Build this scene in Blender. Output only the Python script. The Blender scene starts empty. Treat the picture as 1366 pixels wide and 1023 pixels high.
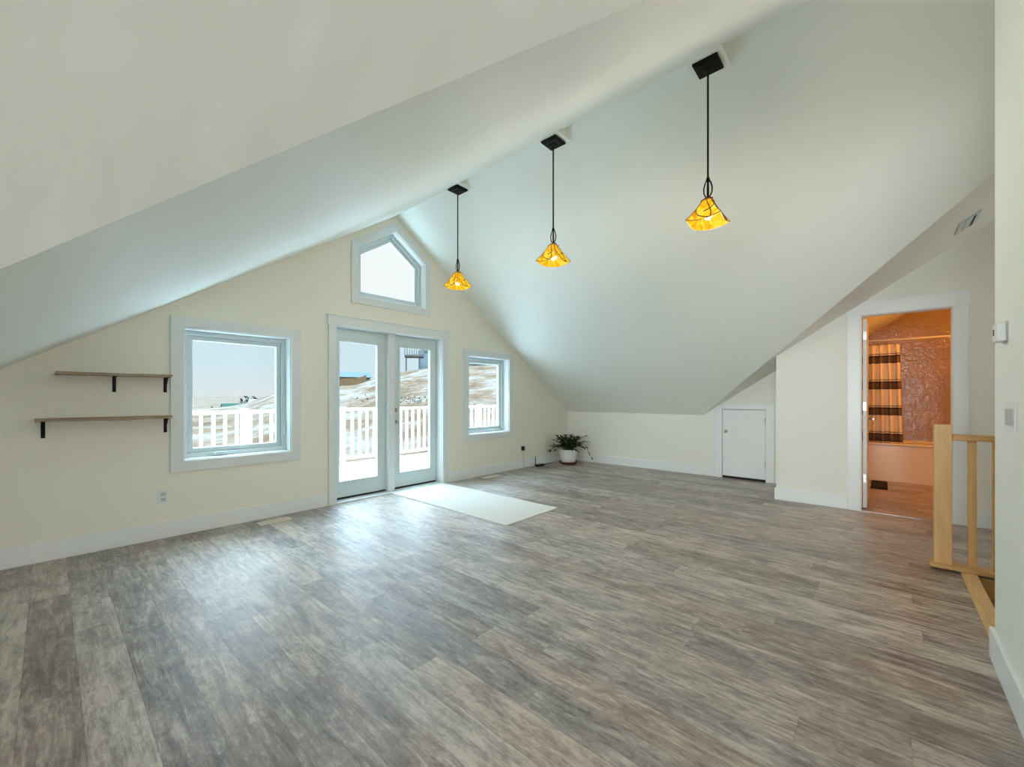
import bpy, bmesh, math, random
from mathutils import Vector, Matrix
from mathutils.geometry import tessellate_polygon
random.seed(7)
SC = bpy.context.scene
COL = SC.collection

# ------------------------------------------------------------------ main sizes (metres)
D = 4.569            # window wall (inner face)
RX, RZ = 2.902, 3.469   # ridge
P = 0.6635           # roof pitch
K, KZ = 6.738, 0.9237   # right knee wall, its height
LKX = RX - (K - RX)  # left knee wall
B = 5.719            # bathroom wall (room face)
BY = 0.94            # corner of the bathroom wall
NY = -0.382          # wall beside the camera
NX = 2.894           # its end
def zr(y): return KZ + P * (2.081 - y)              # right cross slope
def zl(y): return 1.494 + 0.6955 * (1.512 - y)      # left cross slope
YR = 2.081 - (RZ - KZ) / P
YL = 1.512 - (RZ - 1.494) / 0.6955

# ------------------------------------------------------------------ materials
def new_mat(name):
    m = bpy.data.materials.new(name); m.use_nodes = True
    nt = m.node_tree
    return m, nt, nt.nodes['Principled BSDF']
def N(nt, t, **kw):
    n = nt.nodes.new(t)
    for k, v in kw.items():
        if k in n.inputs.keys(): n.inputs[k].default_value = v
        else: setattr(n, k, v)
    return n
def L(nt, a, b): nt.links.new(a, b)
def math_node(nt, op, a, b=None, c=None):
    n = nt.nodes.new('ShaderNodeMath'); n.operation = op
    for i, v in enumerate((a, b, c)):
        if v is None: continue
        if isinstance(v, (int, float)): n.inputs[i].default_value = v
        else: nt.links.new(v, n.inputs[i])
    return n.outputs[0]
def ramp(nt, fac, stops):
    r = nt.nodes.new('ShaderNodeValToRGB')
    el = r.color_ramp.elements
    while len(el) < len(stops): el.new(0.5)
    for e, (p, c) in zip(el, stops):
        e.position = p; e.color = (*c, 1) if len(c) == 3 else c
    nt.links.new(fac, r.inputs[0])
    return r.outputs[0]
def plain(name, col, rough=0.5, metal=0.0, bump=0.0, bscale=60.0, var=0.0, spec=0.5):
    """a paint, metal or plastic with slight procedural unevenness"""
    m, nt, b = new_mat(name)
    b.inputs['Roughness'].default_value = rough
    b.inputs['Metallic'].default_value = metal
    b.inputs['Specular IOR Level'].default_value = spec
    tc = N(nt, 'ShaderNodeTexCoord')
    nz = N(nt, 'ShaderNodeTexNoise', Scale=bscale, Detail=3.0)
    L(nt, tc.outputs['Object'], nz.inputs['Vector'])
    v = max(var, 0.02)
    lo = tuple(c * (1 - v) for c in col); hi = tuple(min(1, c * (1 + v)) for c in col)
    L(nt, ramp(nt, nz.outputs['Fac'], [(0.3, lo), (0.7, hi)]), b.inputs['Base Color'])
    if bump:
        bp = N(nt, 'ShaderNodeBump', Strength=bump, Distance=0.01)
        L(nt, nz.outputs['Fac'], bp.inputs['Height']); L(nt, bp.outputs[0], b.inputs['Normal'])
    return m
def emit(name, col, strength):
    m, nt, b = new_mat(name)
    b.inputs['Base Color'].default_value = (*col, 1)
    b.inputs['Emission Color'].default_value = (*col, 1)
    b.inputs['Emission Strength'].default_value = strength
    return m

def floor_material(name, tint=1.0):
    m, nt, b = new_mat(name)
    tc = N(nt, 'ShaderNodeTexCoord')
    sp = N(nt, 'ShaderNodeSeparateXYZ'); L(nt, tc.outputs['Object'], sp.inputs[0])
    x, y = sp.outputs[0], sp.outputs[1]
    W_, LEN = 0.163, 1.22
    cx = math_node(nt, 'DIVIDE', math_node(nt, 'ADD', x, 0.077 + 10 * W_), W_)
    col = math_node(nt, 'FLOOR', cx); fx = math_node(nt, 'FRACT', cx)
    wn = N(nt, 'ShaderNodeTexWhiteNoise', noise_dimensions='1D'); L(nt, col, wn.inputs['W'])
    cy = math_node(nt, 'DIVIDE', math_node(nt, 'ADD', y, math_node(nt, 'MULTIPLY', wn.outputs['Value'], 7.0)), LEN)
    row = math_node(nt, 'FLOOR', cy); fy = math_node(nt, 'FRACT', cy)
    cb = N(nt, 'ShaderNodeCombineXYZ'); L(nt, col, cb.inputs[0]); L(nt, row, cb.inputs[1])
    pid = N(nt, 'ShaderNodeTexWhiteNoise', noise_dimensions='2D'); L(nt, cb.outputs[0], pid.inputs['Vector'])
    rnd = pid.outputs['Value']
    # grain: noise stretched along the plank, shifted per plank
    def grain(sx, sy, detail, dist, off):
        g = N(nt, 'ShaderNodeCombineXYZ')
        L(nt, math_node(nt, 'MULTIPLY', x, sx), g.inputs[0])
        L(nt, math_node(nt, 'MULTIPLY', y, sy), g.inputs[1])
        L(nt, math_node(nt, 'MULTIPLY', rnd, off), g.inputs[2])
        n = N(nt, 'ShaderNodeTexNoise', Scale=1.0, Detail=detail, Roughness=0.62, Distortion=dist)
        L(nt, g.outputs[0], n.inputs['Vector'])
        return n.outputs['Fac']
    g1 = grain(21, 2.6, 7, 1.6, 40)     # broad cathedral bands
    g2 = grain(120, 4.5, 4, 0.5, 90)     # fine streaks
    g3 = grain(9, 5.0, 4, 0.6, 25)     # blotches
    t = math_node(nt, 'ADD', math_node(nt, 'MULTIPLY', g1, 0.50), math_node(nt, 'MULTIPLY', math_node(nt, 'ADD', math_node(nt, 'MULTIPLY', math_node(nt, 'SUBTRACT', g2, 0.5), 0.7), 0.5), 0.30))
    t = math_node(nt, 'ADD', t, math_node(nt, 'MULTIPLY', g3, 0.34))
    g4 = grain(260, 38, 3, 0.3, 60)     # short sawn flecks
    t = math_node(nt, 'ADD', t, math_node(nt, 'MULTIPLY', math_node(nt, 'SUBTRACT', g4, 0.5), 0.16))
    g5 = grain(26, 10, 5, 2.6, 33)     # knotty swirls
    t = math_node(nt, 'ADD', t, math_node(nt, 'MULTIPLY', math_node(nt, 'SUBTRACT', g5, 0.5), 0.26))
    t = math_node(nt, 'ADD', t, math_node(nt, 'MULTIPLY', math_node(nt, 'SUBTRACT', rnd, 0.5), 0.115))
    c = ramp(nt, t, [(0.38, (0.068, 0.050, 0.042)), (0.48, (0.178, 0.140, 0.118)),
                     (0.57, (0.305, 0.250, 0.214)), (0.70, (0.56, 0.48, 0.415))])
    # knots
    vo = N(nt, 'ShaderNodeTexVoronoi', Scale=1.0); kv = N(nt, 'ShaderNodeCombineXYZ')
    L(nt, math_node(nt, 'MULTIPLY', x, 5.0), kv.inputs[0]); L(nt, math_node(nt, 'MULTIPLY', y, 1.6), kv.inputs[1])
    L(nt, kv.outputs[0], vo.inputs['Vector'])
    kn = ramp(nt, vo.outputs['Distance'], [(0.02, (0.38, 0.33, 0.31)), (0.10, (1, 1, 1))])
    mk = N(nt, 'ShaderNodeMix', data_type='RGBA', blend_type='MULTIPLY'); mk.inputs[0].default_value = 0.8
    L(nt, c, mk.inputs[6]); L(nt, kn, mk.inputs[7])
    # seams
    ex = math_node(nt, 'MINIMUM', fx, math_node(nt, 'SUBTRACT', 1.0, fx))
    ey = math_node(nt, 'MULTIPLY', math_node(nt, 'MINIMUM', fy, math_node(nt, 'SUBTRACT', 1.0, fy)), LEN / W_)
    e = math_node(nt, 'MINIMUM', ex, ey)
    seam = ramp(nt, e, [(0.0, (0.66, 0.63, 0.61)), (0.013, (1, 1, 1))])
    ms = N(nt, 'ShaderNodeMix', data_type='RGBA', blend_type='MULTIPLY'); ms.inputs[0].default_value = 1.0
    L(nt, mk.outputs[2], ms.inputs[6]); L(nt, seam, ms.inputs[7])
    hs = N(nt, 'ShaderNodeHueSaturation')
    L(nt, math_node(nt, 'ADD', 0.485, math_node(nt, 'MULTIPLY', pid.outputs['Color'], 0.03)), hs.inputs['Hue'])
    L(nt, math_node(nt, 'ADD', 0.75, math_node(nt, 'MULTIPLY', wn.outputs['Value'], 0.6)), hs.inputs['Saturation'])
    L(nt, ms.outputs[2], hs.inputs['Color']); L(nt, hs.outputs[0], b.inputs['Base Color'])
    rr = ramp(nt, g2, [(0.3, (0.38,) * 3), (0.7, (0.50,) * 3)])
    L(nt, rr, b.inputs['Roughness'])
    b.inputs['Specular IOR Level'].default_value = 0.8
    b.inputs['Coat Weight'].default_value = 0.5; b.inputs['Coat Roughness'].default_value = 0.42
    bp = N(nt, 'ShaderNodeBump', Strength=0.25, Distance=0.004)
    hh = math_node(nt, 'ADD', g2, math_node(nt, 'MULTIPLY', math_node(nt, 'MINIMUM', e, 0.02), 25.0))
    L(nt, hh, bp.inputs['Height']); L(nt, bp.outputs[0], b.inputs['Normal'])
    return m

def ceiling_material():
    m, nt, b = new_mat('ceiling_paint')
    b.inputs['Roughness'].default_value = 0.55
    b.inputs['Specular IOR Level'].default_value = 0.4
    b.inputs['Base Color'].default_value = (0.86, 0.89, 0.835, 1)
    tc = N(nt, 'ShaderNodeTexCoord')
    mp = N(nt, 'ShaderNodeMapping'); mp.inputs['Scale'].default_value = (2.6, 0.55, 2.6)
    L(nt, tc.outputs['Object'], mp.inputs[0])
    nz = N(nt, 'ShaderNodeTexNoise', Scale=2.2, Detail=3.0, Roughness=0.5)
    L(nt, mp.outputs[0], nz.inputs['Vector'])
    n2 = N(nt, 'ShaderNodeTexNoise', Scale=170.0, Detail=2.0)
    L(nt, tc.outputs['Object'], n2.inputs['Vector'])
    h = math_node(nt, 'ADD', math_node(nt, 'MULTIPLY', nz.outputs['Fac'], 1.0), math_node(nt, 'MULTIPLY', n2.outputs['Fac'], 0.02))
    bp = N(nt, 'ShaderNodeBump', Strength=0.35, Distance=0.02)
    L(nt, h, bp.inputs['Height']); L(nt, bp.outputs[0], b.inputs['Normal'])
    return m

def wood(name, lo, hi, axis='Z', rough=0.38, scale=9.0):
    m, nt, b = new_mat(name)
    tc = N(nt, 'ShaderNodeTexCoord')
    mp = N(nt, 'ShaderNodeMapping')
    s = {'X': (0.5, 6, 6), 'Y': (6, 0.5, 6), 'Z': (6, 6, 0.5)}[axis]
    mp.inputs['Scale'].default_value = s
    L(nt, tc.outputs['Object'], mp.inputs[0])
    nz = N(nt, 'ShaderNodeTexNoise', Scale=scale, Detail=5.0, Distortion=0.5)
    L(nt, mp.outputs[0], nz.inputs['Vector'])
    L(nt, ramp(nt, nz.outputs['Fac'], [(0.3, lo), (0.7, hi)]), b.inputs['Base Color'])
    b.inputs['Roughness'].default_value = rough
    return m

def glass_material():
    m = bpy.data.materials.new('window_glass'); m.use_nodes = True
    nt = m.node_tree; nt.nodes.clear()
    out = N(nt, 'ShaderNodeOutputMaterial')
    lw = N(nt, 'ShaderNodeLayerWeight', Blend=0.5)
    fr = math_node(nt, 'ADD', 0.035, math_node(nt, 'MULTIPLY', math_node(nt, 'POWER', lw.outputs['Facing'], 5.0), 0.9))
    tr = N(nt, 'ShaderNodeBsdfTransparent'); tr.inputs[0].default_value = (0.97, 0.985, 0.98, 1)
    gl = N(nt, 'ShaderNodeBsdfGlossy', Roughness=0.0)
    mx = N(nt, 'ShaderNodeMixShader')
    L(nt, fr, mx.inputs[0]); L(nt, tr.outputs[0], mx.inputs[1]); L(nt, gl.outputs[0], mx.inputs[2])
    L(nt, mx.outputs[0], out.inputs[0])
    return m

def tile_material():
    m, nt, b = new_mat('bath_tile')
    tc = N(nt, 'ShaderNodeTexCoord'); sp = N(nt, 'ShaderNodeSeparateXYZ'); L(nt, tc.outputs['Object'], sp.inputs[0])
    cb = N(nt, 'ShaderNodeCombineXYZ'); L(nt, sp.outputs[1], cb.inputs[0]); L(nt, sp.outputs[2], cb.inputs[1])
    br = N(nt, 'ShaderNodeTexBrick', Scale=1.0)
    br.offset = 0.5
    br.inputs['Color1'].default_value = (0.40, 0.27, 0.165, 1)
    br.inputs['Color2'].default_value = (0.35, 0.235, 0.14, 1)
    br.inputs['Mortar'].default_value = (0.27, 0.18, 0.11, 1)
    br.inputs['Mortar Size'].default_value = 0.004
    br.inputs['Brick Width'].default_value = 0.33; br.inputs['Row Height'].default_value = 0.25
    L(nt, cb.outputs[0], br.inputs['Vector']); L(nt, br.outputs['Color'], b.inputs['Base Color'])
    b.inputs['Roughness'].default_value = 0.12
    nz = N(nt, 'ShaderNodeTexNoise', Scale=26.0, Detail=2.0); L(nt, tc.outputs['Object'], nz.inputs['Vector'])
    bp = N(nt, 'ShaderNodeBump', Strength=0.35, Distance=0.02)
    L(nt, nz.outputs['Fac'], bp.inputs['Height']); L(nt, bp.outputs[0], b.inputs['Normal'])
    return m

def curtain_material():
    m, nt, b = new_mat('striped_curtain_cloth')
    tc = N(nt, 'ShaderNodeTexCoord'); sp = N(nt, 'ShaderNodeSeparateXYZ'); L(nt, tc.outputs['Object'], sp.inputs[0])
    # object z = height above floor; brown band each 0.375 m edged with fine dark lines
    t = math_node(nt, 'FRACT', math_node(nt, 'DIVIDE', math_node(nt, 'SUBTRACT', sp.outputs[2], 0.565), 0.375))
    cream, brown, dark = (0.93, 0.79, 0.58), (0.20, 0.115, 0.065), (0.06, 0.03, 0.02)
    r = nt.nodes.new('ShaderNodeValToRGB'); r.color_ramp.interpolation = 'CONSTANT'
    st = [(0, dark), (0.03, brown), (0.25, dark), (0.30, cream), (0.345, dark), (0.37, cream)]
    el = r.color_ramp.elements
    while len(el) < len(st): el.new(0.5)
    for e, (p, c) in zip(el, st): e.position = p; e.color = (*c, 1)
    L(nt, t, r.inputs[0]); L(nt, r.outputs[0], b.inputs['Base Color'])
    b.inputs['Roughness'].default_value = 0.8
    return m

def shade_material():
    """stained glass, lit from inside by its bulb: yellow streaks, amber edges"""
    m, nt, b = new_mat('amber_stained_glass')
    tc = N(nt, 'ShaderNodeTexCoord')
    mp = N(nt, 'ShaderNodeMapping'); mp.inputs['Scale'].default_value = (26, 26, 9)
    L(nt, tc.outputs['Object'], mp.inputs[0])
    nz = N(nt, 'ShaderNodeTexNoise', Scale=1.0, Detail=3.0, Distortion=1.0); L(nt, mp.outputs[0], nz.inputs['Vector'])
    c = ramp(nt, nz.outputs['Fac'], [(0.30, (0.80, 0.24, 0.008)), (0.43, (0.93, 0.44, 0.012)),
                                     (0.56, (1.0, 0.66, 0.025)), (0.72, (1.0, 0.83, 0.12))])
    b.inputs['Base Color'].default_value = (0.0012, 0.0006, 0.0002, 1); L(nt, c, b.inputs['Emission Color'])
    b.inputs['Emission Strength'].default_value = 0.95
    b.inputs['Roughness'].default_value = 0.6; b.inputs['Specular IOR Level'].default_value = 0.0
    return m

def terrain_material():
    m, nt, b = new_mat('dry_grass_with_snow')
    tc = N(nt, 'ShaderNodeTexCoord')
    mp = N(nt, 'ShaderNodeMapping'); mp.inputs['Scale'].default_value = (0.16, 0.34, 0.9)
    L(nt, tc.outputs['Object'], mp.inputs[0])
    n1 = N(nt, 'ShaderNodeTexNoise', Scale=1.0, Detail=7.0, Roughness=0.65); L(nt, mp.outputs[0], n1.inputs['Vector'])
    n2 = N(nt, 'ShaderNodeTexNoise', Scale=1.6, Detail=7.0, Roughness=0.75); L(nt, tc.outputs['Object'], n2.inputs['Vector'])
    t = math_node(nt, 'ADD', math_node(nt, 'MULTIPLY', n1.outputs['Fac'], 0.6), math_node(nt, 'MULTIPLY', n2.outputs['Fac'], 0.4))
    L(nt, ramp(nt, t, [(0.38, (0.042, 0.030, 0.022)), (0.46, (0.078, 0.051, 0.033)), (0.52, (0.095, 0.073, 0.056)),
                       (0.56, (0.112, 0.104, 0.096)), (0.61, (0.145, 0.145, 0.145))]), b.inputs['Base Color'])
    b.inputs['Roughness'].default_value = 0.95
    b.inputs['Specular IOR Level'].default_value = 0.0
    return m

def rug_material():
    m, nt, b = new_mat('woven_offwhite')
    tc = N(nt, 'ShaderNodeTexCoord')
    w = N(nt, 'ShaderNodeTexWave', Scale=60.0, Distortion=1.5); w.bands_direction = 'X'
    L(nt, tc.outputs['Object'], w.inputs['Vector'])
    nz = N(nt, 'ShaderNodeTexNoise', Scale=220.0, Detail=2.0); L(nt, tc.outputs['Object'], nz.inputs['Vector'])
    t = math_node(nt, 'ADD', math_node(nt, 'MULTIPLY', w.outputs['Fac'], 0.5), math_node(nt, 'MULTIPLY', nz.outputs['Fac'], 0.5))
    L(nt, ramp(nt, t, [(0.2, (0.66, 0.64, 0.59)), (0.8, (0.82, 0.80, 0.75))]), b.inputs['Base Color'])
    b.inputs['Roughness'].default_value = 0.95
    bp = N(nt, 'ShaderNodeBump', Strength=0.5, Distance=0.004); L(nt, t, bp.inputs['Height']); L(nt, bp.outputs[0], b.inputs['Normal'])
    return m

def leaf_material():
    m, nt, b = new_mat('leaf_green')
    tc = N(nt, 'ShaderNodeTexCoord')
    nz = N(nt, 'ShaderNodeTexNoise', Scale=14.0, Detail=2.0); L(nt, tc.outputs['Object'], nz.inputs['Vector'])
    L(nt, ramp(nt, nz.outputs['Fac'], [(0.3, (0.012, 0.030, 0.010)), (0.55, (0.030, 0.070, 0.020)), (0.75, (0.10, 0.15, 0.045))]), b.inputs['Base Color'])
    b.inputs['Roughness'].default_value = 0.4
    return m

M = dict(
    wall=plain('cream_wall_paint', (0.86, 0.83, 0.73), 0.6, bump=0.05, bscale=140, var=0.008),
    rightwall=plain('pale_wall_paint', (0.84, 0.835, 0.775), 0.6, bump=0.05, bscale=140, var=0.008),
    ceiling=ceiling_material(),
    white=plain('white_trim_paint', (0.75, 0.785, 0.785), 0.35, var=0.005),
    trim_lit=plain('white_trim_paint_lit', (0.84, 0.87, 0.88), 0.3, var=0.005),  # same trim paint, made paler for trim that catches more light
    vinyl=plain('white_vinyl_frame', (0.60, 0.68, 0.69), 0.35, var=0.005),
    doorpaint=plain('white_door_paint', (0.62, 0.71, 0.71), 0.3, var=0.005),
    floor=floor_material('grey_brown_plank_floor'),
    glass=glass_material(),
    black=plain('black_iron', (0.006, 0.0055, 0.005), 0.6, 0.0, spec=0.2),
    blackplastic=plain('black_plastic', (0.012, 0.013, 0.016), 0.35),
    gap=plain('gap_black', (0.008, 0.008, 0.008), 0.7),  # near-black, stands in for shade in the gaps around doors
    chrome=plain('satin_nickel', (0.42, 0.42, 0.42), 0.3, 1.0),
    maple_z=wood('maple_upright', (0.62, 0.35, 0.125), (0.74, 0.44, 0.175), 'Z'),
    maple_y=wood('maple_along_rail', (0.56, 0.31, 0.11), (0.70, 0.41, 0.16), 'Y'),
    maple_x=wood('maple_nosing', (0.66, 0.40, 0.17), (0.80, 0.51, 0.24), 'X'),
    shelf=wood('rough_shelf_wood', (0.20, 0.14, 0.08), (0.40, 0.30, 0.19), 'X', 0.6),
    plastic=plain('white_plastic_plate', (0.78, 0.79, 0.80), 0.35),
    greyplastic=plain('grey_plastic_face', (0.50, 0.51, 0.53), 0.4),
    register=plain('almond_register_metal', (0.78, 0.73, 0.58), 0.4),
    slot=plain('dark_slot', (0.05, 0.048, 0.045), 0.8),
    rug=rug_material(), leaf=leaf_material(),
    stem=plain('green_stem', (0.06, 0.09, 0.03), 0.5),
    pot=plain('white_glazed_pot', (0.80, 0.81, 0.79), 0.25, var=0.03, bscale=9),
    saucer=plain('terracotta_red', (0.17, 0.045, 0.035), 0.45),
    soil=plain('dark_soil', (0.02, 0.015, 0.01), 0.95),
    shade=shade_material(), bulb=emit('lit_bulb', (1.0, 0.80, 0.45), 5.0),
    came=plain('dark_leading', (0.30, 0.075, 0.015), 0.5),
    tile=tile_material(), curtain=curtain_material(),
    tub=plain('white_tub_enamel', (0.82, 0.74, 0.64), 0.15),
    bathpaint=plain('bath_paint', (0.80, 0.72, 0.58), 0.5),
    mat=plain('black_mat', (0.012, 0.011, 0.011), 0.95, bump=0.4, bscale=200),
    deck=plain('pale_deck_board', (0.80, 0.81, 0.82), 0.7, var=0.05, bscale=6),
    pvc=plain('white_pvc', (0.88, 0.89, 0.90), 0.5),
    terrain=terrain_material(),
    siding_grey=plain('grey_blue_siding', (0.125, 0.148, 0.162), 0.8, spec=0.0),
    siding_white=plain('white_siding', (0.13, 0.132, 0.135), 0.8, spec=0.0),
    roof_blue=plain('blue_metal_roof', (0.060, 0.080, 0.100), 0.6, spec=0.0),
    roof_green=plain('green_metal_roof', (0.020, 0.045, 0.036), 0.6, spec=0.0),
    tan=plain('tan_fence_boards', (0.115, 0.072, 0.038), 0.9, var=0.2, bscale=1.5, spec=0.0),
    darkwood=plain('weathered_timber', (0.075, 0.073, 0.071), 0.9, spec=0.0),
    housewin=plain('dim_house_window', (0.075, 0.085, 0.092), 0.2, spec=0.0),
    twig=plain('bare_brush', (0.06, 0.058, 0.052), 0.9, var=0.2, spec=0.0),
    evergreen=plain('evergreen_brush', (0.035, 0.052, 0.036), 0.9, var=0.2, spec=0.0),
)

# ------------------------------------------------------------------ mesh builder
class MB:
    def __init__(s): s.v = []; s.f = []; s.smooth = []
    def add(s, vs, fs, smooth=False):
        o = len(s.v); s.v += [tuple(p) for p in vs]
        for f in fs: s.f.append([i + o for i in f]); s.smooth.append(smooth)
        return s
    def box(s, x0, x1, y0, y1, z0, z1):
        return s.add([(x0,y0,z0),(x1,y0,z0),(x1,y1,z0),(x0,y1,z0),(x0,y0,z1),(x1,y0,z1),(x1,y1,z1),(x0,y1,z1)],
                     [(3,2,1,0),(4,5,6,7),(0,1,5,4),(1,2,6,5),(2,3,7,6),(3,0,4,7)])
    def loft(s, rings, cap=True, smooth=False, closed=True):
        n = len(rings[0]); vs = [p for r in rings for p in r]; fs = []
        for i in range(len(rings) - 1):
            for j in range(n if closed else n - 1):
                k = (j + 1) % n
                fs.append((i*n+j, i*n+k, (i+1)*n+k, (i+1)*n+j))
        s.add(vs, fs, smooth)
        if cap:
            o = len(s.v) - len(vs)
            s.f.append([o + j for j in range(n)][::-1]); s.smooth.append(False)
            s.f.append([o + (len(rings)-1)*n + j for j in range(n)]); s.smooth.append(False)
        return s
    def prism(s, poly, mp, a, b):
        """polygon in 2-D, pushed from depth a to b; mp(u, v, depth) -> point"""
        return s.loft([[mp(u, v, a) for u, v in poly], [mp(u, v, b) for u, v in poly]])
    def holed(s, outer, holes, mp, a, b):
        loops = [outer] + holes
        flat = [p for l in loops for p in l]
        tris = tessellate_polygon([[Vector((u, v, 0)) for u, v in l] for l in loops])
        n = len(flat)
        vs = [mp(u, v, a) for u, v in flat] + [mp(u, v, b) for u, v in flat]
        fs = [tuple(t) for t in tris] + [tuple(i + n for i in t[::-1]) for t in tris]
        o = 0
        for l in loops:
            m = len(l)
            for j in range(m):
                k = (j + 1) % m
                fs.append((o + j, o + k, n + o + k, n + o + j))
            o += m
        return s.add(vs, fs)
    def tube(s, pts, r, n=8, cap=True):
        pts = [Vector(p) for p in pts]; rings = []
        rs = r if isinstance(r, (list, tuple)) else [r] * len(pts)
        for i, p in enumerate(pts):
            d = (pts[min(i+1, len(pts)-1)] - pts[max(i-1, 0)]).normalized()
            up = Vector((0,0,1)) if abs(d.z) < 0.9 else Vector((1,0,0))
            a = d.cross(up).normalized(); c = a.cross(d).normalized()
            rings.append([p + rs[i]*(math.cos(t)*a + math.sin(t)*c) for t in [2*math.pi*k/n for k in range(n)]])
        return s.loft(rings, cap, True)
    def lathe(s, prof, n=24, at=(0,0,0), cap=True):
        rings = [[(at[0] + r*math.cos(2*math.pi*k/n), at[1] + r*math.sin(2*math.pi*k/n), at[2] + z) for k in range(n)] for r, z in prof]
        return s.loft(rings, cap, True)
    def shift(s, d):
        s.v = [(a+d[0], b+d[1], c+d[2]) for a, b, c in s.v]; return s
    def build(s, name, mat, parent=None, origin=None, bevel=0.0):
        """vertices are given relative to the parent, or in the world when there is none"""
        me = bpy.data.meshes.new(name)
        o3 = Vector(origin) if origin else Vector((0,0,0))
        me.from_pydata([Vector(p) - o3 for p in s.v], [], s.f); me.update()
        bm = bmesh.new(); bm.from_mesh(me)
        bmesh.ops.recalc_face_normals(bm, faces=bm.faces[:])
        bm.to_mesh(me); bm.free()
        for p, sm in zip(me.polygons, s.smooth): p.use_smooth = sm
        me.materials.append(mat)
        o = bpy.data.objects.new(name, me); COL.objects.link(o)
        o.location = o3
        if parent: o.parent = parent
        if bevel:
            md = o.modifiers.new('bevel', 'BEVEL'); md.width = bevel; md.segments = 2; md.limit_method = 'ANGLE'
        return o
def tag(o, label, cat, group=None):
    o['label'] = label; o['category'] = cat
    if group: o['group'] = group
    return o
def thing(name, label, cat, loc=(0,0,0), group=None):
    o = bpy.data.objects.new(name, None); COL.objects.link(o); o.location = loc
    return tag(o, label, cat, group)
def struct(o, label=None):
    o['kind'] = 'structure'
    if label: o['label'] = label
    return o
def struct_empty(name, label=None, loc=(0,0,0)):
    o = bpy.data.objects.new(name, None); COL.objects.link(o); o.location = loc
    return struct(o, label)
def rect(x0, x1, z0, z1): return [(x0,z0),(x1,z0),(x1,z1),(x0,z1)]
def inset(poly, d):
    """shrink a convex counter-clockwise polygon by d"""
    n = len(poly); out = []
    for i in range(n):
        p0, p1, p2 = Vector(poly[i-1]), Vector(poly[i]), Vector(poly[(i+1) % n])
        a, b = (p1-p0).normalized(), (p2-p1).normalized()
        na, nb = Vector((-a.y, a.x)), Vector((-b.y, b.x))
        k = 1 + na.dot(nb)
        out.append(tuple(p1 + (na + nb) * (d / k)))
    return out
mY = lambda u, v, d: (u, d, v)       # wall facing -Y: u = x, v = z
mX = lambda u, v, d: (d, u, v)       # wall facing -X: u = y, v = z
mZ = lambda u, v, d: (u, v, d)
def ring(mb, outer, inner, mp, a, b): return mb.holed(outer, [inner], mp, a, b)

# ================================================================== SETTING
# ---- openings of the window wall
WIN1 = rect(0.789, 1.672, 0.642, 1.812)
WIN2 = rect(4.133, 5.024, 0.642, 1.816)
GWO = [(2.322, 2.292), (3.444, 2.292), (3.444, 3.010), (2.903, 3.385), (2.322, 3.010)]
GW = inset(GWO, 0.088)
DX0, DX1, DZ = 2.130, 3.650, 2.008
DOORH = [(DX0, -0.02), (DX1, -0.02), (DX1, DZ), (DX0, DZ)]
T = 0.20
wl = [(LKX - 0.2, -0.25), (K + 0.2, -0.25), (K + 0.2, KZ - 0.2*P), (RX, RZ), (LKX - 0.2, KZ - 0.2*P)]
struct(MB().holed(wl, [WIN1, WIN2, GW, DOORH], mY, D, D + T).build('wall_far', M['wall']), 'cream gable wall with the windows and glazed doors')

# ---- floor (hole for the stairs)
SX0, SX1, SY0, SY1 = NX, 4.150, -2.40, -0.468
fl = [(-9.6, -11.0), (9.0, -11.0), (9.0, D + 0.05), (-9.6, D + 0.05)]
hole = [(SX0, SY0), (SX1, SY0), (SX1, SY1), (SX0, SY1)]
struct(MB().holed(fl, [hole], mZ, 0.0, -0.20).build('floor', M['floor']), 'grey brown wood plank floor')

# ---- ceilings: sloping slabs, thickness upward
def slab(name, pts, label):
    m = MB().loft([[Vector(p) for p in pts], [Vector(p) + Vector((0,0,0.14)) for p in pts]])
    return struct(m.build(name, M['ceiling']), label)
vl = lambda z: ((RX - (RZ - z)/P), 1.512 - (z - 1.494)/0.6955, z)     # left valley
def onL(x, y): return (x, y, RZ - P*(RX - x))
def onR(x, y): return (x, y, RZ - P*(x - RX))
YE = D + T + 0.3
LVB = vl(KZ)
slab('ceiling_left', [onL(LKX - 0.0, YE), onL(LKX, LVB[1]), (RX, YL, RZ), (RX, YE, RZ)], 'long left roof slope ceiling')
slab('ceiling_right', [onR(K, YE), (RX, YE, RZ), (RX, YR, RZ), (K, 2.081, KZ)], 'long right roof slope ceiling')
slab('ceiling_dormer', [(-9.6, LVB[1], KZ), (-9.6, YL, RZ), (RX, YL, RZ), LVB], 'left dormer slope ceiling')
slab('ceiling_hall', [(9.0, 2.081, KZ), (K, 2.081, KZ), (RX, YR, RZ), (9.0, YR, RZ)], 'right dormer slope ceiling over the hall')
slab('ceiling_rear', [(-9.6, -11.0, RZ), (RX + 0.01, -11.0, RZ), (RX + 0.01, YL, RZ), (-9.6, YL, RZ)], 'flat ceiling behind')
slab('ceiling_stair', [(RX - 0.1, -2.8, RZ), (9.0, -2.8, RZ), (9.0, YR, RZ), (RX - 0.1, YR, RZ)], 'flat ceiling over the stairs')

# ---- other walls
struct(MB().box(LKX - 0.12, LKX, LVB[1] - 0.1, D, -0.1, KZ + 0.10).build('wall_left', M['wall']))
struct(MB().box(-9.6, LKX, LVB[1], LVB[1] + 0.12, -0.1, KZ + 0.10).build('wall_dormer', M['wall']))
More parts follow.
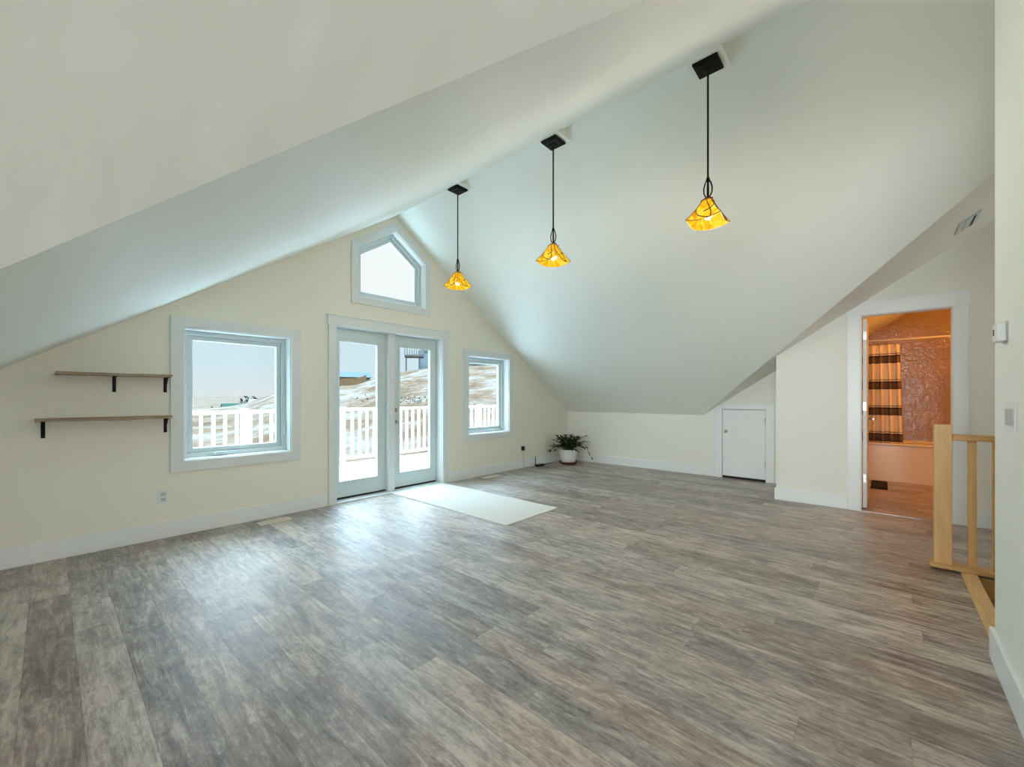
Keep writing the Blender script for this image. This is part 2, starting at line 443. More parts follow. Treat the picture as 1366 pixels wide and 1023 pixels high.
# knee wall with the hatch opening; top follows the slopes
kw = [(BY, -0.02), (D, -0.02), (D, KZ + 0.08), (2.081, KZ + 0.08), (BY, zr(BY) + 0.08)]
HA0, HA1, HAZ = 1.232, 1.796, 1.018
hh = [(HA0 - 0.006, 0.0), (HA1 + 0.006, 0.0), (HA1 + 0.006, HAZ + 0.006), (HA0 - 0.006, HAZ + 0.006)]
kw2 = [(BY, -0.02), (HA0-0.006, -0.02), (HA0-0.006, HAZ+0.006), (HA1+0.006, HAZ+0.006), (HA1+0.006, -0.02), (D, -0.02), (D, KZ + 0.08), (2.081, KZ + 0.08), (BY, zr(BY) + 0.08)]
struct(MB().prism(kw2, mX, K, K + 0.12).build('wall_knee', M['rightwall']), 'low right knee wall with the little hatch door')
# bathroom wall
OY0, OY1, OZ = -0.494, 0.178, 2.060
bw = [(-2.8, -0.02), (OY0, -0.02), (OY0, OZ), (OY1, OZ), (OY1, -0.02), (BY, -0.02), (BY, zr(BY) + 0.05), (YR, RZ + 0.05), (-2.8, RZ + 0.05)]
struct(MB().prism(bw, mX, B, B + 0.12).build('wall_right', M['rightwall']), 'wall with the bathroom doorway')
struct(MB().box(B + 0.12, 9.0, BY - 0.12, BY, -0.02, zr(BY) + 0.02).build('wall_bath_side', M['bathpaint']))
struct(MB().prism([(-1.9, -0.02), (BY - 0.12, -0.02), (BY - 0.12, zr(BY-0.12)+0.05), (YR, RZ+0.05), (-1.9, RZ+0.05)], mX, 8.75, 8.87).build('wall_bath_tile', M['tile']), 'brown glossy tiled wall behind the tub')
struct(MB().box(B + 0.12, 9.0, -1.9, -1.78, -0.02, RZ).build('wall_bath_rear', M['bathpaint']))
# wall beside the camera and stair wall
vx = RX - (RZ - zl(NY))/P
nw = [(1.62, -0.02), (NX, -0.02), (NX, RZ - P*(RX - NX) + 0.05), (vx, zl(NY) + 0.05), (1.62, zl(NY) + 0.05)]
struct(MB().prism(nw, mY, NY - 0.12, NY).build('wall_near', M['rightwall']), 'pale wall end close at the right')
struct(MB().box(NX - 0.12, NX, -11.0, NY - 0.12, -2.6, RZ + 0.05).build('wall_stair', M['rightwall']))
struct(MB().box(NX, 9.0, -2.8, -2.68, -2.6, RZ + 0.05).build('wall_back', M['rightwall']))
# rear and dormer end, out of view; window openings added for the fill lights
struct(MB().holed([(-9.6, -0.02), (RX, -0.02), (RX, RZ + 0.05), (-9.6, RZ + 0.05)], [rect(-5.5, -2.3, 0.2, 2.1), rect(-1.3, 1.9, 0.2, 2.1)], mY, -11.0, -11.1).build('wall_rear', M['wall']))
struct(MB().holed([(-11.0, -0.02), (LVB[1], -0.02), (LVB[1], KZ + 0.05), (YL, RZ + 0.05), (-11.0, RZ + 0.05)], [rect(-2.4, 1.0, 0.2, 1.8)], mX, -9.6, -9.7).build('wall_dormer_end', M['wall']))

# ---- baseboards
BH, BT = 0.141, 0.016
def baseboard(name, mb): return struct(mb.build(name, M['trim_lit'], bevel=0.003))
baseboard('baseboard_far_left', MB().box(LKX, 2.046, D - BT, D, 0, BH))
baseboard('baseboard_far_right', MB().box(3.738, K, D - BT, D, 0, BH))
baseboard('baseboard_knee', MB().box(K - BT, K, 1.905, D - BT, 0, BH))
baseboard('baseboard_knee_corner', MB().box(K - BT, K, BY, 1.125, 0, BH))
baseboard('baseboard_bath', MB().box(B - BT, B, 0.285, BY + BT, 0, BH))
baseboard('baseboard_hall', MB().box(B - BT, B, -2.68, -0.605, 0, BH))
baseboard('baseboard_near', MB().box(1.62, NX + BT, NY, NY + BT, 0, BH))
baseboard('baseboard_left', MB().box(LKX, LKX + BT, LVB[1], D - BT, 0, BH))

# ---- windows
def window(name, label, opening, outer, yg, crank=None, lock=None):
    root = struct_empty(name, label, (opening[0][0], D, opening[0][1]))
    o = root.location.copy()
    def part(n, mb, mat, par=root, bev=0.0):
        mb.shift(-o); return mb.build(n, mat, par, bevel=bev)
    part('casing', ring(MB(), outer, opening, mY, D - 0.019, D), M['white'], bev=0.002)
    i1 = inset(opening, 0.008)
    part('jamb', ring(MB(), opening, i1, mY, D - 0.0, D + yg - 0.055), M['white'])
    i2 = inset(opening, 0.048)
    part('window_frame', ring(MB(), opening, i2, mY, D + yg - 0.055, D + yg + 0.03), M['vinyl'], bev=0.003)
    i3 = inset(opening, 0.090)
    part('sash', ring(MB(), i2, i3, mY, D + yg - 0.03, D + yg + 0.02), M['vinyl'], bev=0.004)
    part('pane', MB().prism(i3, mY, D + yg - 0.003, D + yg + 0.003), M['glass'])
    if crank:
        x, z = crank; y = D + yg - 0.055
        m = MB().box(x - 0.055, x + 0.055, y - 0.022, y, z - 0.012, z + 0.014)
        m.tube([(x - 0.04, y - 0.028, z + 0.008), (x + 0.03, y - 0.034, z + 0.012), (x + 0.05, y - 0.036, z + 0.004)], 0.008)
        part('crank_handle', m, M['vinyl'])
    if lock:
        x, z = lock; y = D + yg - 0.055
        part('lock_lever', MB().box(x - 0.008, x + 0.008, y - 0.02, y, z - 0.045, z + 0.045), M['vinyl'], bev=0.003)
    return root
ow = lambda p, d=0.092: inset(p, -d)
window('window_1', 'square casement window beside the two shelves', WIN1, ow(WIN1), 0.17, (1.08, 0.672), (1.648, 0.86))
window('window_2', 'small casement window right of the glazed doors', WIN2, ow(WIN2), 0.17, (4.72, 0.672), None)
window('window_3', 'pointed five sided window high in the gable', GW, GWO, 0.135)

# ---- French doors: frame, two door leaves
tr = struct_empty('trim_1', 'white casing, jambs and centre post of the glazed doors', (DX0, D, 0))
def tp(n, mb, mat, bev=0.002):
    mb.shift((-DX0, -D, 0)); return mb.build(n, mat, tr, bevel=bev)
tp('side_casing', MB().box(DX0 - 0.070, DX0 + 0.02, D - 0.019, D, 0, DZ), M['white'])
tp('side_casing', MB().box(DX1 - 0.002, DX1 + 0.088, D - 0.019, D, 0, DZ), M['white'])
tp('head_casing', MB().box(DX0 - 0.085, DX1 + 0.105, D - 0.026, D, DZ - 0.004, 2.108), M['white'])
tp('head_cap', MB().box(DX0 - 0.092, DX1 + 0.112, D - 0.034, D, 2.108, 2.120), M['white'])
tp('jamb', MB().box(DX0, DX0 + 0.008, D, D + 0.20, 0, DZ), M['white'])
tp('jamb', MB().box(DX1 - 0.008, DX1, D, D + 0.20, 0, DZ), M['white'])
tp('head_jamb', MB().box(DX0, DX1, D, D + 0.20, DZ - 0.008, DZ), M['white'])
tp('centre_post', MB().box(2.848, 2.936, D + 0.060, D + 0.185, 0.0, DZ - 0.008), M['white'])
tp('threshold', MB().box(DX0, DX1, D - 0.01, D + 0.25, -0.01, 0.012), M['white'])
def leaf(name, label, x0, x1, gx0, gx1):
    r = struct_empty(name, label, (x0, D + 0.13, 0))
    def p(n, mb, mat, par=r, bev=0.0):
        mb.shift((-x0, -D - 0.13, 0)); return mb.build(n, mat, par, bevel=bev)
    y0, y1 = D + 0.13, D + 0.175
    p('door_panel', ring(MB(), rect(x0, x1, 0.034, 2.0), rect(gx0, gx1, 0.216, 1.853), mY, y0, y1), M['doorpaint'], bev=0.002)
    g = rect(gx0, gx1, 0.216, 1.853)
    p('glazing_bead', ring(MB(), inset(g, -0.022), inset(g, 0.006), mY, y0 - 0.008, y0 + 0.001), M['doorpaint'], bev=0.003)
    p('pane', MB().prism(inset(g, 0.002), mY, y0 + 0.018, y0 + 0.024), M['glass'])
    p('gap_shade_strip', MB().box(x0, x1, y0 + 0.004, y1 - 0.004, 0.0125, 0.034), M['gap'])  # dark strip standing in for the shaded gap under the leaf
    return r, p
d1, p1 = leaf('door_1', 'left glazed leaf of the french doors', 2.139, 2.848, 2.243, 2.735)
d2, p2 = leaf('door_2', 'right glazed leaf of the french doors with deadbolt and lever', 2.936, 3.641, 3.048, 3.540)
yh = D + 0.13
db = MB(); db.tube([(2.984, yh, 1.034), (2.984, yh - 0.014, 1.034)], 0.030, 16); db.box(2.979, 2.989, yh - 0.03, yh - 0.012, 1.02, 1.048)
p2('deadbolt', db, M['chrome'])
lv = MB(); lv.tube([(2.988, yh, 0.882), (2.988, yh - 0.012, 0.882)], 0.028, 16)
lv.tube([(2.988, yh - 0.01, 0.882), (2.988, yh - 0.045, 0.882), (3.02, yh - 0.05, 0.880), (3.085, yh - 0.05, 0.876)], 0.008, 8)
p2('lever_handle', lv, M['chrome'])
lt = MB().box(2.872, 2.892, D + 0.035, D + 0.06, 0.98, 1.10); lt.box(2.866, 2.898, D + 0.028, D + 0.045, 1.03, 1.06)
tp('screen_latch', lt, M['plastic'], 0.003)

# ---- hatch door in the knee wall
tk = struct_empty('trim_2', 'white casing of the little hatch door', (K, HA0, 0))
def tkp(n, mb, bev=0.002): mb.shift((-K, -HA0, 0)); return mb.build(n, M['trim_lit'], tk, bevel=bev)
cl = lambda y: zr(y) - 0.006
tkp('side_casing', MB().prism([(HA1, 0), (1.902, 0), (1.902, cl(1.902)), (HA1, min(1.10, cl(HA1)))], mX, K - 0.018, K))
tkp('side_casing', MB().prism([(1.128, 0), (HA0, 0), (HA0, 1.10), (1.128, 1.10)], mX, K - 0.018, K))
tkp('head_casing', MB().prism([(HA0, HAZ + 0.004), (HA1, HAZ + 0.004), (HA1, min(1.10, cl(HA1))), (HA0, 1.10)], mX, K - 0.018, K))
d3 = struct_empty('door_3', 'small white hatch door in the knee wall', (K, HA0, 0))
def d3p(n, mb, mat, bev=0.0): mb.shift((-K, -HA0, 0)); return mb.build(n, mat, d3, bevel=bev)
d3p('door_panel', MB().box(K - 0.006, K + 0.03, HA0 + 0.004, HA1 - 0.004, 0.034, HAZ - 0.003), M['trim_lit'], 0.002)
d3p('door_gap', MB().box(K + 0.012, K + 0.024, HA0, HA1, 0.0, 0.034), M['gap'])
d3p('hatch_backing', MB().box(K + 0.031, K + 0.06, HA0 - 0.006, HA1 + 0.006, 0.0, HAZ + 0.006), M['gap'])  # backing added behind the hatch to block light from outside
kb = MB().tube([(K - 0.006, 1.742, 0.694), (K - 0.022, 1.742, 0.694)], 0.009, 10)
kb.tube([(K - 0.020, 1.742, 0.694), (K - 0.028, 1.742, 0.694), (K - 0.040, 1.742, 0.694), (K - 0.046, 1.742, 0.694)], [0.012, 0.021, 0.021, 0.012], 14)
d3p('door_knob', kb, M['chrome'])
for z in (0.86, 0.24):
    d3p('hinge', MB().tube([(K - 0.010, HA0 + 0.001, z - 0.045), (K - 0.010, HA0 + 0.001, z + 0.045)], 0.008, 8), M['chrome'])

# ---- bathroom doorway
tb = struct_empty('trim_3', 'white casing and jambs of the bathroom doorway', (B, OY0, 0))
def tbp(n, mb, bev=0.002): mb.shift((-B, -OY0, 0)); return mb.build(n, M['trim_lit'], tb, bevel=bev)
tbp('side_casing', MB().prism([(OY1, 0), (0.284, 0), (0.284, cl(0.284)), (OY1, OZ)], mX, B - 0.019, B))
tbp('side_casing', MB().box(B - 0.019, B, -0.592, OY0, 0, OZ))
tbp('head_casing', MB().prism([(-0.604, OZ), (OY1, OZ), (0.284, cl(0.284) - 0.002), (0.145, cl(0.145)), (-0.604, 2.195)], mX, B - 0.024, B))
tbp('jamb', MB().box(B, B + 0.12, OY0, OY0 + 0.008, 0, OZ))
tbp('jamb', MB().box(B, B + 0.12, OY1 - 0.008, OY1, 0, OZ))
tbp('head_jamb', MB().box(B, B + 0.12, OY0 + 0.008, OY1 - 0.008, OZ - 0.008, OZ))
struct(MB().box(B - 0.002, B + 0.045, OY0 + 0.008, OY1 - 0.008, 0.0, 0.006).build('trim_4', M['chrome']), 'thin metal strip across the bathroom doorway')
d4 = struct_empty('door_4', 'white bathroom door standing open, seen edge on', (B + 0.125, 0.165, 0))
def d4p(n, mb, mat, bev=0.0): mb.shift((-B - 0.125, -0.165, 0)); return mb.build(n, mat, d4, bevel=bev)
d4p('door_panel', MB().box(B + 0.125, B + 0.125 + 0.64, 0.130, 0.165, 0.012, 2.040), M['white'], 0.002)
for z in (1.86, 1.10, 0.33):
    d4p('hinge', MB().box(B + 0.119, B + 0.125, 0.135, 0.163, z - 0.045, z + 0.045).tube([(B + 0.121, 0.168, z - 0.045), (B + 0.121, 0.168, z + 0.045)], 0.007), M['chrome'])
hd = MB().tube([(B + 0.70, 0.130, 0.95), (B + 0.70, 0.085, 0.95)], 0.011, 10).tube([(B + 0.70, 0.09, 0.95), (B + 0.60, 0.085, 0.95)], 0.009, 8)
d4p('door_handle', hd, M['chrome'])

# ---- stairs down beside the camera wall
st = struct_empty('stairs', 'stairs going down behind the wall end', (NX, SY1, 0))
for i in range(6):
    y1 = SY1 - 0.0 - i * 0.26; z = -0.185 * (i + 1)
    MB().box(0.002, SX1 - NX - 0.026, y1 - 0.30 - SY1, y1 - SY1, z - 0.04, z).build('tread', M['floor'], st)
    MB().box(0.002, SX1 - NX - 0.026, y1 - SY1 - 0.02, y1 - SY1, z, z + 0.145).build('riser', M['maple_x'], st)
MB().box(SX1 - NX - 0.025, SX1 - NX - 0.001, SY0 - SY1, 0, -1.6, -0.001).build('stringer', M['maple_y'], st)
struct(MB().box(NX, SX1 + 0.02, SY0 - 0.1, SY1 + 0.05, -2.7, -2.6).build('floor_below', M['floor']))
struct(MB().box(SX1, SX1 + 0.1, -2.68, 0.2, -2.6, -0.20).build('wall_stair_side', M['rightwall']))
struct(MB().box(NX, SX1, SY1 + 0.02, SY1 + 0.1, -2.6, -0.20).build('wall_stair_front', M['rightwall']))
struct(MB().box(NX + BT + 0.001, 4.138, SY1, -0.392, 0.0, 0.016).build('trim_5', M['maple_x'], bevel=0.004), 'maple nosing board along the top of the stairs')

# ================================================================== THINGS
# ---- stair railing
rl = thing('stair_railing', 'maple stair railing with square newel post beside the bathroom doorway', 'railing', (4.14, -0.30, 0))
def rp(n, mb, mat, bev=0.003): mb.shift((-4.14, 0.30, 0)); return mb.build(n, mat, rl, bevel=bev)
rp('base_shoe', MB().box(4.118, 4.235, -2.40, -0.243, 0.0165, 0.042), M['maple_y'])
rp('newel_post', MB().box(4.140, 4.228, -0.354, -0.266, 0.042, 1.010), M['maple_z'])
rp('handrail', MB().box(4.152, 4.214, -2.40, -0.354, 0.902, 0.944), M['maple_y'], 0.005)
y = -0.430
while y > -2.35:
    rp('baluster', MB().box(4.166, 4.202, y - 0.040, y, 0.042, 0.902), M['maple_z'])
    y -= 0.110

# ---- pendant lamps along the ridge
LAMP_BASE = 2.350
def curve_strip(mb, a, b, bow, r):
    """a thin bowed bar from a to b"""
    a, b, bow = Vector(a), Vector(b), Vector(bow)
    pts = [a.lerp(b, t) + bow * math.sin(math.pi * t) for t in [i / 8 for i in range(9)]]
    mb.tube(pts, r, 6)
def make_lamp():
    t = thing('pendant_lamp', '', 'lamp', (RX, 0.862, LAMP_BASE), 'pendant lamps under the ridge')
    z = lambda w: w - LAMP_BASE
    zb = 3.392
    hw = (RZ - zb) / P
    MB().loft([[(-hw, -0.115, z(zb)), (hw, -0.115, z(zb)), (0, -0.115, z(RZ))], [(-hw, 0.115, z(zb)), (hw, 0.115, z(zb)), (0, 0.115, z(RZ))]]).build('mounting_block', M['ceiling'], t)
    h = 0.077
    c = MB().box(-h, h, -h, h, z(zb - 0.016), z(zb))
    sq = lambda a, w: [(-a, -a, z(w)), (a, -a, z(w)), (a, a, z(w)), (-a, a, z(w))]
    c.loft([sq(0.068, zb - 0.016), sq(0.060, zb - 0.026)]); c.loft([sq(0.034, zb - 0.026), sq(0.020, zb - 0.040)])
    c.build('canopy', M['black'], t, bevel=0.003)
    MB().tube([(0, 0, z(zb - 0.038)), (0, 0, z(2.640))], 0.0062, 10).build('rod', M['black'], t)
    f = MB().lathe([(0.006, z(2.655)), (0.011, z(2.640)), (0.013, z(2.628)), (0.006, z(2.618))], 12)
    for k in range(2):
        a = math.pi/2 + k * math.pi; ca, sa = math.cos(a), math.sin(a)
        pr = [(0.004, 2.640), (0.018, 2.612), (0.026, 2.582), (0.026, 2.555), (0.018, 2.532), (0.010, 2.522), (0.018, 2.512), (0.030, 2.506)]
        f.tube([(ca*r, sa*r, z(w)) for r, w in pr], 0.0046, 6)
    f.lathe([(0.007, z(2.625)), (0.007, z(2.515))], 10)
    f.build('fork_stem', M['black'], t)
    cp = MB().loft([sq(0.030, 2.500), sq(0.036, 2.492), sq(0.016, 2.514)])
    cp.build('shade_cap', M['came'], t)
    # four glass faces; the lower edge of every face is scalloped up in its middle
    hs, ht, zt = 0.106, 0.026, 2.497
    g = MB(); n = 12
    lead = MB()
    for k in range(4):
        rot = Matrix.Rotation(k * math.pi/2, 3, 'Z')
        rows = []
        for i in range(7):
            u = i / 6
            row = []
            for j in range(n + 1):
                s = -1 + 2 * j / n
                half = ht + (hs - ht) * (u ** 1.08)
                zz = zt + (LAMP_BASE - zt) * u + (0.014 - 0.020 * (1 - s*s)) * u**3
                out = half - 0.004 * (1 - abs(s)) * u
                row.append(rot @ Vector((s * half, -out, zz - LAMP_BASE)))
            rows.append(row)
        rows_in = [[p * 0.985 for p in r] for r in rows]
        g.loft(rows, cap=False, smooth=False, closed=False)
        for (s0, u0, s1, u1, bw) in ((-0.9, 0.45, 0.3, 0.98, -0.012), (0.9, 0.4, -0.1, 0.62, 0.010), (0.0, 0.02, 0.45, 0.98, 0.012)):
            pts = []
            for q in range(9):
                w = q / 8; ss = s0 + (s1 - s0) * w + bw * 25 * math.sin(math.pi * w) * 0.8; uu = u0 + (u1 - u0) * w
                half = ht + (hs - ht) * (uu ** 1.08)
                ss = max(-1, min(1, ss))
                pts.append(rot @ Vector((ss * half, -half - 0.001, zt + (LAMP_BASE - zt) * uu - LAMP_BASE + (0.014 - 0.020 * (1 - ss*ss)) * uu**3)))
            lead.tube(pts, 0.0034, 5)
        lead.tube([r[0] for r in rows], 0.0028, 5)
        lead.tube(rows[-1], 0.0026, 5)
    sh = g.build('shade', M['shade'], t)
    md = sh.modifiers.new('solid', 'SOLIDIFY'); md.thickness = 0.003
    lead.build('shade_leading', M['came'], t)
    b = MB().lathe([(0.012, 0.130), (0.013, 0.105), (0.024, 0.080), (0.029, 0.058), (0.026, 0.038), (0.014, 0.024), (0.003, 0.020)], 16)
    b.build('bulb', M['bulb'], t)
    return t
lamp0 = make_lamp()
lamps = [lamp0]
for yy in (2.120, 3.372):
    c = lamp0.copy(); COL.objects.link(c)
    for ch in lamp0.children:
        d = ch.copy(); COL.objects.link(d); d.parent = c
    c.location = (RX, yy, LAMP_BASE + (yy - 0.862) * 0.008)
    lamps.append(c)
lamps[0]['label'] = 'amber glass pendant lamp nearest the hall, hanging furthest from the window wall'
lamps[1]['label'] = 'amber glass pendant lamp hanging in the middle of the row of three'
lamps[2]['label'] = 'amber glass pendant lamp hanging closest to the gable window'
for l in lamps:
    ld = bpy.data.lights.new('pendant_bulb_light', 'POINT'); ld.energy = {0: 13.5, 1: 6.5, 2: 3.2}[lamps.index(l)]; ld.color = (1.0, 0.88, 0.70); ld.shadow_soft_size = 0.08
    lo = bpy.data.objects.new('pendant_bulb_light', ld); COL.objects.link(lo); lo.location = l.location + Vector((0, 0, -0.11))

# ---- shelves
def shelf(x0, x1, ztop, brackets, wavy, label):
    t = thing('wall_shelf', label, 'shelf', (x0, D, ztop), 'wooden shelves on the window wall')
    n = 26; dep = 0.19; th = 0.019
    top, bot = [], []
    def front(i):
        u = i / n
        return -dep + (0.007 * math.sin(9*u) + 0.005 * math.sin(23*u + 1)) * wavy
    rings = []
    for i in range(n + 1):
        x = (x1 - x0) * i / n; yf = front(i)
        w = wavy * (0.003 * math.sin(7.5 * i / n + 0.6) + 0.002 * math.sin(19 * i / n))
        rings.append([(x, 0, -th), (x, yf, -th + w - 0.002*wavy), (x, yf + 0.006*wavy, w), (x, 0, 0)])
    MB().loft(rings).build('board', M['shelf'], t)
    for bx in brackets:
        x = bx - x0; w = 0.011
        m = MB().box(x - w, x + w, -0.005, 0, -th - 0.125, -th)
        m.box(x - w, x + w, -0.150, 0, -th - 0.005, -th)
        pts = [(-0.005, -th - 0.105), (-0.030, -th - 0.085), (-0.080, -th - 0.045), (-0.125, -th - 0.005), (-0.105, -th - 0.005), (-0.066, -th - 0.042), (-0.005, -th - 0.086)]
        m.prism(pts, lambda a, b, d: (d, a, b), x - 0.003, x + 0.003)
        m.build('bracket', M['black'], t)
    return t
shelf(0.030, 0.685, 1.385, (0.348, 0.664), 0.35, 'shorter upper wooden shelf on black brackets left of the square window')
shelf(-0.066, 0.685, 1.045, (-0.028, 0.664), 1.0, 'longer lower live-edge wooden shelf on black brackets left of the square window')

# ---- outlets, switches
def plate(name, label, cat, mp, u, v, w, h, dep, face, kind, group=None, s=-1, wallpos=0):
    """cover plate with its socket or rocker faces; mp maps (u, v, depth)"""
    t = thing(name, label, cat, mp(u, v, wallpos), group)
    o = Vector(mp(u, v, wallpos))
    def p(n, mb, mat, bev=0.001): mb.shift(-o); return mb.build(n, mat, t, bevel=bev)
    d = wallpos + s * dep
    p('cover_plate', MB().prism(rect(u - w/2, u + w/2, v - h/2, v + h/2), mp, wallpos, d), face, 0.002)
    if kind == 'outlet':
        for dz in (0.022, -0.022):
            p('socket', MB().prism(rect(u - 0.016, u + 0.016, v + dz - 0.014, v + dz + 0.014), mp, d, d + s*0.003), M['greyplastic'] if face is M['plastic'] else M['plastic'])
    elif kind == 'toggle':
        p('toggle', MB().prism(rect(u - 0.006, u + 0.006, v - 0.013, v + 0.013), mp, d, d + s*0.010), M['greyplastic'])
    else:
        k = int(kind)
        for i in range(k):
            c = u + (i - (k-1)/2) * 0.046
            p('rocker', MB().prism(rect(c - 0.0165, c + 0.0165, v - 0.033, v + 0.033), mp, d, d + s*0.005), M['greyplastic'] if face is M['plastic'] else M['plastic'])
    return t
plate('wall_outlet', 'white duplex outlet under the two shelves, above the baseboard', 'outlet', mY, 0.650, 0.352, 0.072, 0.116, 0.006, M['plastic'], 'outlet', group='wall outlets', wallpos=D)
plate('light_switch', 'cream light switch between the glazed doors and the small window', 'switch', mY, 3.858, 1.122, 0.074, 0.118, 0.006, M['wall'], '1', wallpos=D)
plate('wall_outlet', 'white outlet low on the right knee wall', 'outlet', mX, 2.792, 0.370, 0.072, 0.116, 0.006, M['rightwall'], 'outlet', group='wall outlets', wallpos=K)
plate('wall_outlet', 'outlet with a black plug in it, near the potted plant', 'outlet', mY, 5.352, 0.330, 0.072, 0.116, 0.006, M['wall'], 'outlet', group='wall outlets', wallpos=D)
plate('light_switch', 'white switch plate with three rockers below the thermostat', 'switch', mY, 2.552, 1.120, 0.160, 0.116, 0.006, M['plastic'], '3', s=1, wallpos=NY)
th = thing('thermostat', 'small white thermostat box at the edge of the near right wall', 'thermostat', (2.665, NY, 1.47))
MB().box(-0.050, 0.050, 0.0, 0.004, -0.042, 0.042).build('back_plate', M['greyplastic'], th)
MB().box(-0.045, 0.045, 0.004, 0.032, -0.038, 0.038).build('body', M['plastic'], th, bevel=0.004)
MB().box(0.004, 0.020, 0.032, 0.0335, -0.010, 0.016).build('display', M['slot'], th)

# ---- adapter, cords, router
ad = thing('power_adapter', 'black power adapter plugged in near the potted plant', 'adapter', (5.352, D - 0.010, 0.335))
MB().box(-0.026, 0.026, -0.040, 0.0, -0.035, 0.035).build('body', M['blackplastic'], ad, bevel=0.005)
cord = MB().tube([(0, -0.022, -0.030), (0.001, -0.024, -0.15), (-0.004, -0.028, -0.26), (0.02, -0.035, -0.325), (0.12, -0.05, -0.331), (0.20, -0.06, -0.331), (0.262, -0.07, -0.331)], 0.0035, 6)
cord.build('cord', M['greyplastic'], ad)
ro = thing('router', 'small black router with an upright antenna on the floor by the baseboard', 'router', (5.70, D - 0.10, 0))
MB().box(-0.075, 0.105, -0.045, 0.045, 0.004, 0.032).build('body', M['blackplastic'], ro, bevel=0.006)
MB().tube([(-0.055, 0.03, 0.03), (-0.058, 0.032, 0.17)], [0.007, 0.005], 8).build('antenna', M['blackplastic'], ro)
MB().tube([(0.095, 0.03, 0.012), (0.18, 0.02, 0.005), (0.28, 0.035, 0.005), (0.36, 0.0, 0.005), (0.45, 0.03, 0.005)], 0.0035, 6).build('cable', M['blackplastic'], ro)

# ---- floor registers
def register(name, label, x0, x1, y0, y1):
    t = thing(name, label, 'floor vent', ((x0+x1)/2, (y0+y1)/2, 0), 'floor registers along the window wall')
    w, d = (x1-x0)/2, (y1-y0)/2
    o = rect(-w, w, -d, d); i = inset(o, 0.022)
    ring(MB(), o, i, mZ, 0.0, 0.007).build('rim', M['register'], t, bevel=0.002)
    m = MB(); n = 18
    for k in range(n):
        x = -w + 0.024 + (2*w - 0.048) * (k + 0.5) / n
        m.box(x - 0.0042, x + 0.0042, -d + 0.02, d - 0.02, 0.001, 0.006)
    m.build('louvres', M['register'], t)
    MB().box(-w + 0.01, w - 0.01, -d + 0.01, d - 0.01, 0.0002, 0.001).build('duct_opening', M['slot'], t)
    return t
register('floor_register', 'almond metal floor register under the square window', 1.315, 1.600, 4.325, 4.440)
register('floor_register', 'almond metal floor register under the small right window', 4.300, 4.600, 4.335, 4.450)
cv = thing('ceiling_register', 'white metal register on the sloping hall ceiling', 'vent', (5.090, -0.520, zr(-0.520)))
cv.rotation_euler = (math.atan(-P), 0, 0)
MB().box(-0.16, 0.16, -0.075, 0.075, -0.010, 0.0).build('cover', M['vinyl'], cv, bevel=0.004)
MB().box(-0.135, 0.135, -0.040, -0.022, -0.0125, -0.010).build('slot', M['slot'], cv)
MB().box(-0.135, 0.135, 0.026, 0.034, -0.0125, -0.010).build('slot', M['greyplastic'], cv)

# ---- rug
rg = MB(); nx, ny = 16, 36
rx0, rx1, ry0, ry1 = 2.838, 3.655, 2.612, 4.548
rings = []
for j in range(ny + 1):
    yv = ry0 + (ry1 - ry0) * j / ny
    xs = [rx0 + (rx1 - rx0) * i / nx for i in range(nx + 1)]
    hz = lambda i: 0.011 + 0.0015 * math.sin(i * 0.9 + j * 0.5)
    rings.append([(x, yv, hz(i)) for i, x in enumerate(xs)] + [(x, yv, 0.0005) for x in reversed(xs)])
rg.loft(rings)
tag(rg.build('rug', M['rug'], origin=((rx0+rx1)/2, (ry0+ry1)/2, 0)), 'off-white woven runner rug lying before the glazed doors', 'rug')

# ---- potted plant in the corner
pl = thing('potted_plant', 'leafy dark green plant in a white round pot in the corner', 'plant', (6.262, 4.240, 0))
MB().lathe([(0.06, 0.0), (0.140, 0.004), (0.165, 0.034), (0.170, 0.046), (0.160, 0.044), (0.120, 0.014), (0.04, 0.013)], 32).build('saucer', M['saucer'], pl)
MB().lathe([(0.05, 0.0135), (0.105, 0.015), (0.128, 0.05), (0.142, 0.10), (0.150, 0.17), (0.152, 0.24), (0.156, 0.262), (0.148, 0.264), (0.142, 0.24), (0.140, 0.20), (0.05, 0.195)], 32).build('pot', M['pot'], pl)
MB().lathe([(0.137, 0.205), (0.137, 0.236), (0.08, 0.246), (0.01, 0.25)], 24).build('soil', M['soil'], pl)
leaves = MB()
def add_leaf(mb, p, d, ln, wd, roll):
    d = Vector(d).normalized(); up = Vector((0,0,1))
    sd = d.cross(up)
    sd = sd.normalized() if sd.length > 1e-3 else Vector((1,0,0))
    nn = sd.cross(d).normalized()
    sd = (math.cos(roll)*sd + math.sin(roll)*nn).normalized(); nn = sd.cross(d).normalized()
    rows = []
    for u, w in ((0, 0.12), (0.2, 0.7), (0.45, 1.0), (0.7, 0.8), (0.9, 0.36), (1.0, 0.03)):
        c = Vector(p) + d*ln*u - Vector((0,0,1))*ln*0.25*u*u
        rows.append([c - sd*wd*w + nn*wd*w*0.25, c - nn*0.002, c + sd*wd*w + nn*wd*w*0.25])
    mb.loft(rows, cap=False, smooth=True, closed=False)
stems = []
for k in range(46):
    a = random.uniform(0, 2*math.pi); lean = random.uniform(0.15, 1.15); ln = random.uniform(0.14, 0.25)
    stems.append((a, lean, ln))
stems += [(-0.55, 0.75, 0.36), (-0.7, 0.95, 0.33), (2.6, 1.25, 0.27), (2.9, 1.2, 0.25), (1.8, .5, 0.26)]
